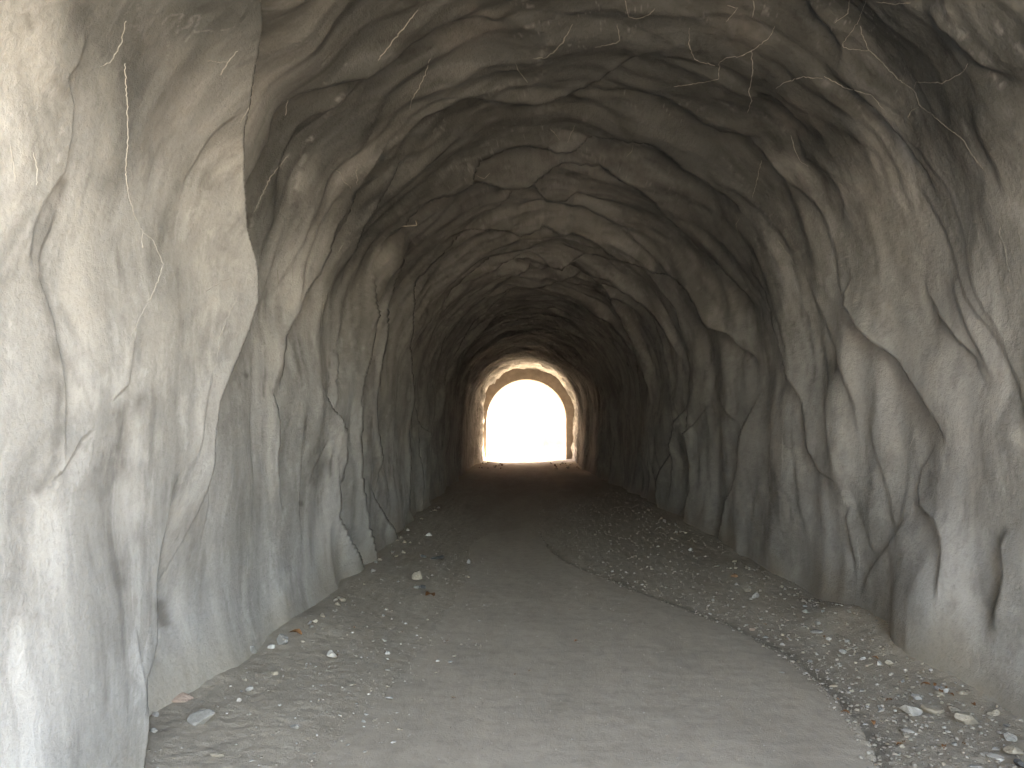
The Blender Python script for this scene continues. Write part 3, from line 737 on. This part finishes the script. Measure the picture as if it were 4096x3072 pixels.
stone(3910, 3066, 56, 26, 'white', 'flat pale stone in the gravel near the rubble corner')
stone(3722, 2588, 20, 16, 'white', 'small white chip on the slumped mound')
stone(3920, 2602, 46, 28, 'pink', 'pinkish stone on the crest of the slumped mound')
stone(2985, 2357, 42, 20, 'tan', 'flat tan stone in the dim gravel under the right wall')
stone(3025, 2384, 46, 28, 'grey', 'grey stone beside flat tan one in the dim right gravel')
stone(2933, 2301, 38, 20, 'brown', 'reddish brown stone against the right wall foot')
stone(2762, 2199, 20, 16, 'white', 'small pale stone by the right wall in the dim part')
stone(3012, 2520, 24, 16, 'pink', 'small pinkish stone on the gravel by the path edge')
stone(3062, 2546, 26, 16, 'grey', 'small grey stone on the gravel by the path edge')
stone(3133, 2577, 22, 16, 'white', 'small pale stone on the gravel by the path edge')
stone(3332, 2744, 38, 20, 'tan', 'flat tan stone lying on the path edge')
stone(3130, 2690, 26, 12, 'grey', 'small grey chip on the bare path near its edge')
stone(2570, 2337, 16, 12, 'white', 'small pale stone just beyond the dark path edge')
G1 = 'small stones scattered in the right gravel strip'
for i in range(70):
    t = rr.uniform(0, 1); py = 2080 + 950 * t ** 1.3; g = ground_pt(2400, py); e = float(edge_x(np.array([g[1]]))[0])
    x = e + rr.uniform(.08, .95) * max(2.75 - e, .3); px = 2048 + x / g[1] * FPX
    if px > 4090: continue
    sz = rr.uniform(.018, .045) / g[1] * FPX
    stone(px, py, sz, sz * .65, rr.choice(['white', 'tan', 'grey', 'grey', 'tan']), 'small angular stone in the right gravel strip', G1)
G2 = 'small stones scattered on the left verge'
for i in range(45):
    py = rr.uniform(2280, 3050); g = ground_pt(1500, py); l = float(left_x(g[1]))
    x = rr.uniform(-1.55, l + .45); px = 2048 + x / g[1] * FPX
    if px < 560: continue
    sz = rr.uniform(.015, .034) / g[1] * FPX
    stone(px, py, sz, sz * .6, rr.choice(['white', 'tan', 'white', 'grey']), 'small pale stone scattered on the left verge', G2)
G3 = 'rubble at the far tunnel mouth'
for i in range(46):
    side = i % 2; y = rr.uniform(33, 39.5)
    x = rr.uniform(-1.5, -.4) if side == 0 else rr.uniform(1.6, 2.9)
    px = 2048 + x / y * FPX; d_ = 1536 + FPX * math.tan(PITCH) + 1.6 / y * FPX
    sz = rr.uniform(.04, .11) / y * FPX
    stone(px, d_, sz, sz * .8, rr.choice(['tan', 'grey', 'brown']), ('rubble stone against the %s side of the far tunnel mouth' % ('left', 'right')[side]), G3 + (' left', ' right')[side])

# dry leaves
def leaf_mesh(r, ln):
    n = 7; V = []; F = []
    for i in range(n):
        t = i / (n - 1); w = ln * .28 * math.sin(math.pi * min(1, .06 + t * .94)) ** .8 * (1 - .3 * t); z = ln * .18 * math.sin(t * 3.0) * r.uniform(.5, 1.2)
        V += [(t * ln - ln / 2, -w, z + w * .5), (t * ln - ln / 2, 0, z), (t * ln - ln / 2, w, z + w * .6)]
    for i in range(n - 1):
        for k in range(2): F.append((i * 3 + k, i * 3 + 3 + k, i * 3 + 4 + k, i * 3 + 1 + k))
    return face_mesh('dry_leaf', V, F, True)
def leaf(px, py, ln, label, group):
    g = ground_pt(px, py); o = link('dry_leaf', leaf_mesh(rr, ln), M_LEAF)
    o.location = (g[0], g[1], surf(g[0], g[1]) + .006); o.rotation_euler = (rr.uniform(-.3, .3), rr.uniform(-.2, .2), rr.uniform(0, 6.28)); tag(o, label, 'leaf', group)
leaf(1718, 2400, .16, 'curled brown leaf on the dirt below the flat grey stone', None)
leaf(1180, 2595, .11, 'reddish dry leaf below the leaning grey slab', None)
for px, py in [(3760,2800),(3780,2790),(3745,2775),(3800,2815),(3710,2770),(3690,2768),(3490,2880),(3600,2980),(3620,2965),(3560,2805),(3505,2665),(3290,2570),(3900,2850),(3340,2790),(3380,2860),(3150,2560),(3060,2500),(3860,2990),(3780,3000)]:
    leaf(px + rr.uniform(-6, 6), py, rr.uniform(.03, .06), 'scrap of brown dry leaf in the right gravel strip', 'dry leaves in the right gravel')
for px, py in [(1610,2545),(1415,2548),(1350,2650),(1790,2570),(2305,2570),(2280,2445),(2120,2690),(1815,2800),(2060,2705)]:
    leaf(px, py, rr.uniform(.02, .035), 'tiny brown leaf scrap on the path or its left margin', 'leaf scraps on the path')

# fallen chips lying against the wall feet
G4 = 'chips fallen along the wall feet'
for i in range(90):
    sd = i % 2; y = 3.6 + 13 * rr.random() ** 1.4
    u = .40 if sd == 0 else ULEN - .40
    x = (XL + float(d_at(np.array([u]), np.array([y]))[0]) + abs(rr.normal(0, .10))) if sd == 0 else (XR - float(d_at(np.array([u]), np.array([y]))[0]) - abs(rr.normal(0, .12)))
    px = 2048 + x / y * FPX; d_ = 1536 + FPX * math.tan(PITCH) + 1.6 / y * FPX
    if not (0 < px < 4090): continue
    sz = rr.uniform(.02, .075) / y * FPX
    stone(px, d_, sz, sz * .7, rr.choice(['tan', 'grey', 'tan']), ('chip of fallen concrete along the foot of the %s wall' % ('left', 'right')[sd]), G4 + (' left', ' right')[sd], 'chip', 'concrete_chip')
# gravel: tiny stones nobody could count
def gravel(name, pts, sizes, mats, seed):
    r = np.random.default_rng(seed); V0, F0 = ICO[1]; Vs = []; Fs = []; mi = []; b = 0
    protos = [rock_verts(r, 1, 4)[0] for _ in range(14)]
    for (x, y, z), s in zip(pts, sizes):
        V = protos[r.integers(14)] * (s * r.uniform(.6, 1.2, 3) * np.array([1, 1, .7])); a = r.uniform(0, 6.28)
        V = np.stack([V[:, 0] * math.cos(a) - V[:, 1] * math.sin(a), V[:, 0] * math.sin(a) + V[:, 1] * math.cos(a), V[:, 2]], -1) + (x, y, z + s * .2)
        Vs.append(V); Fs.append(F0 + b); b += len(V0); mi += [int(r.integers(len(mats)))] * len(F0)
    V = np.concatenate(Vs); F = np.concatenate(Fs); n = len(F)
    me = bpy.data.meshes.new(name); me.vertices.add(len(V)); me.vertices.foreach_set('co', V.astype(np.float32).reshape(-1))
    me.loops.add(n * 3); me.polygons.add(n); me.loops.foreach_set('vertex_index', F.astype(np.int32).reshape(-1)); me.polygons.foreach_set('loop_start', np.arange(n, dtype=np.int32) * 3)
    for m in mats: me.materials.append(m)
    me.polygons.foreach_set('material_index', np.array(mi, np.int32)); me.update(calc_edges=True)
    return link(name, me, None)
n = 7000
y = 3.2 + 16 * rr.random(n) ** 2.4; e = edge_x(y); x = e - .06 + (2.96 - e) * rr.random(n) ** 1.1; s = .0035 + .0125 * rr.random(n) ** 3
tag(gravel('gravel', np.stack([x, y, np.where(x < e, .002, gz(x, y))], -1), s, [M_GRIT[k] for k in (0, 1, 0, 2, 3, 1, 0)], 1), 'loose gravel strip between path edge and right wall', 'gravel', kind='stuff')
n = 2600
y = 3.0 + 10 * rr.random(n) ** 1.6; l = left_x(y); x = -1.75 + (l + .55 + 1.75) * rr.random(n) ** .9; s = .0025 + .008 * rr.random(n) ** 4
tag(gravel('grit', np.stack([x, y, np.maximum(gz(x, y), -.004)], -1), s, [M_GRIT[k] for k in (1, 2, 1, 0)], 2), 'pale grit strewn over the left verge', 'grit', kind='stuff')
n = 2600
y = 3.4 + 12 * rr.random(n) ** 1.7; l = left_x(y); e = edge_x(y); x = l + (e - l) * rr.random(n); s = .0015 + .0045 * rr.random(n) ** 4
tag(gravel('path_grit', np.stack([x, y, .002 + 0 * x], -1), s, [M_GRIT[k] for k in (2, 1, 2, 3)], 3), 'specks of pale grit on the trodden path', 'grit', kind='stuff')
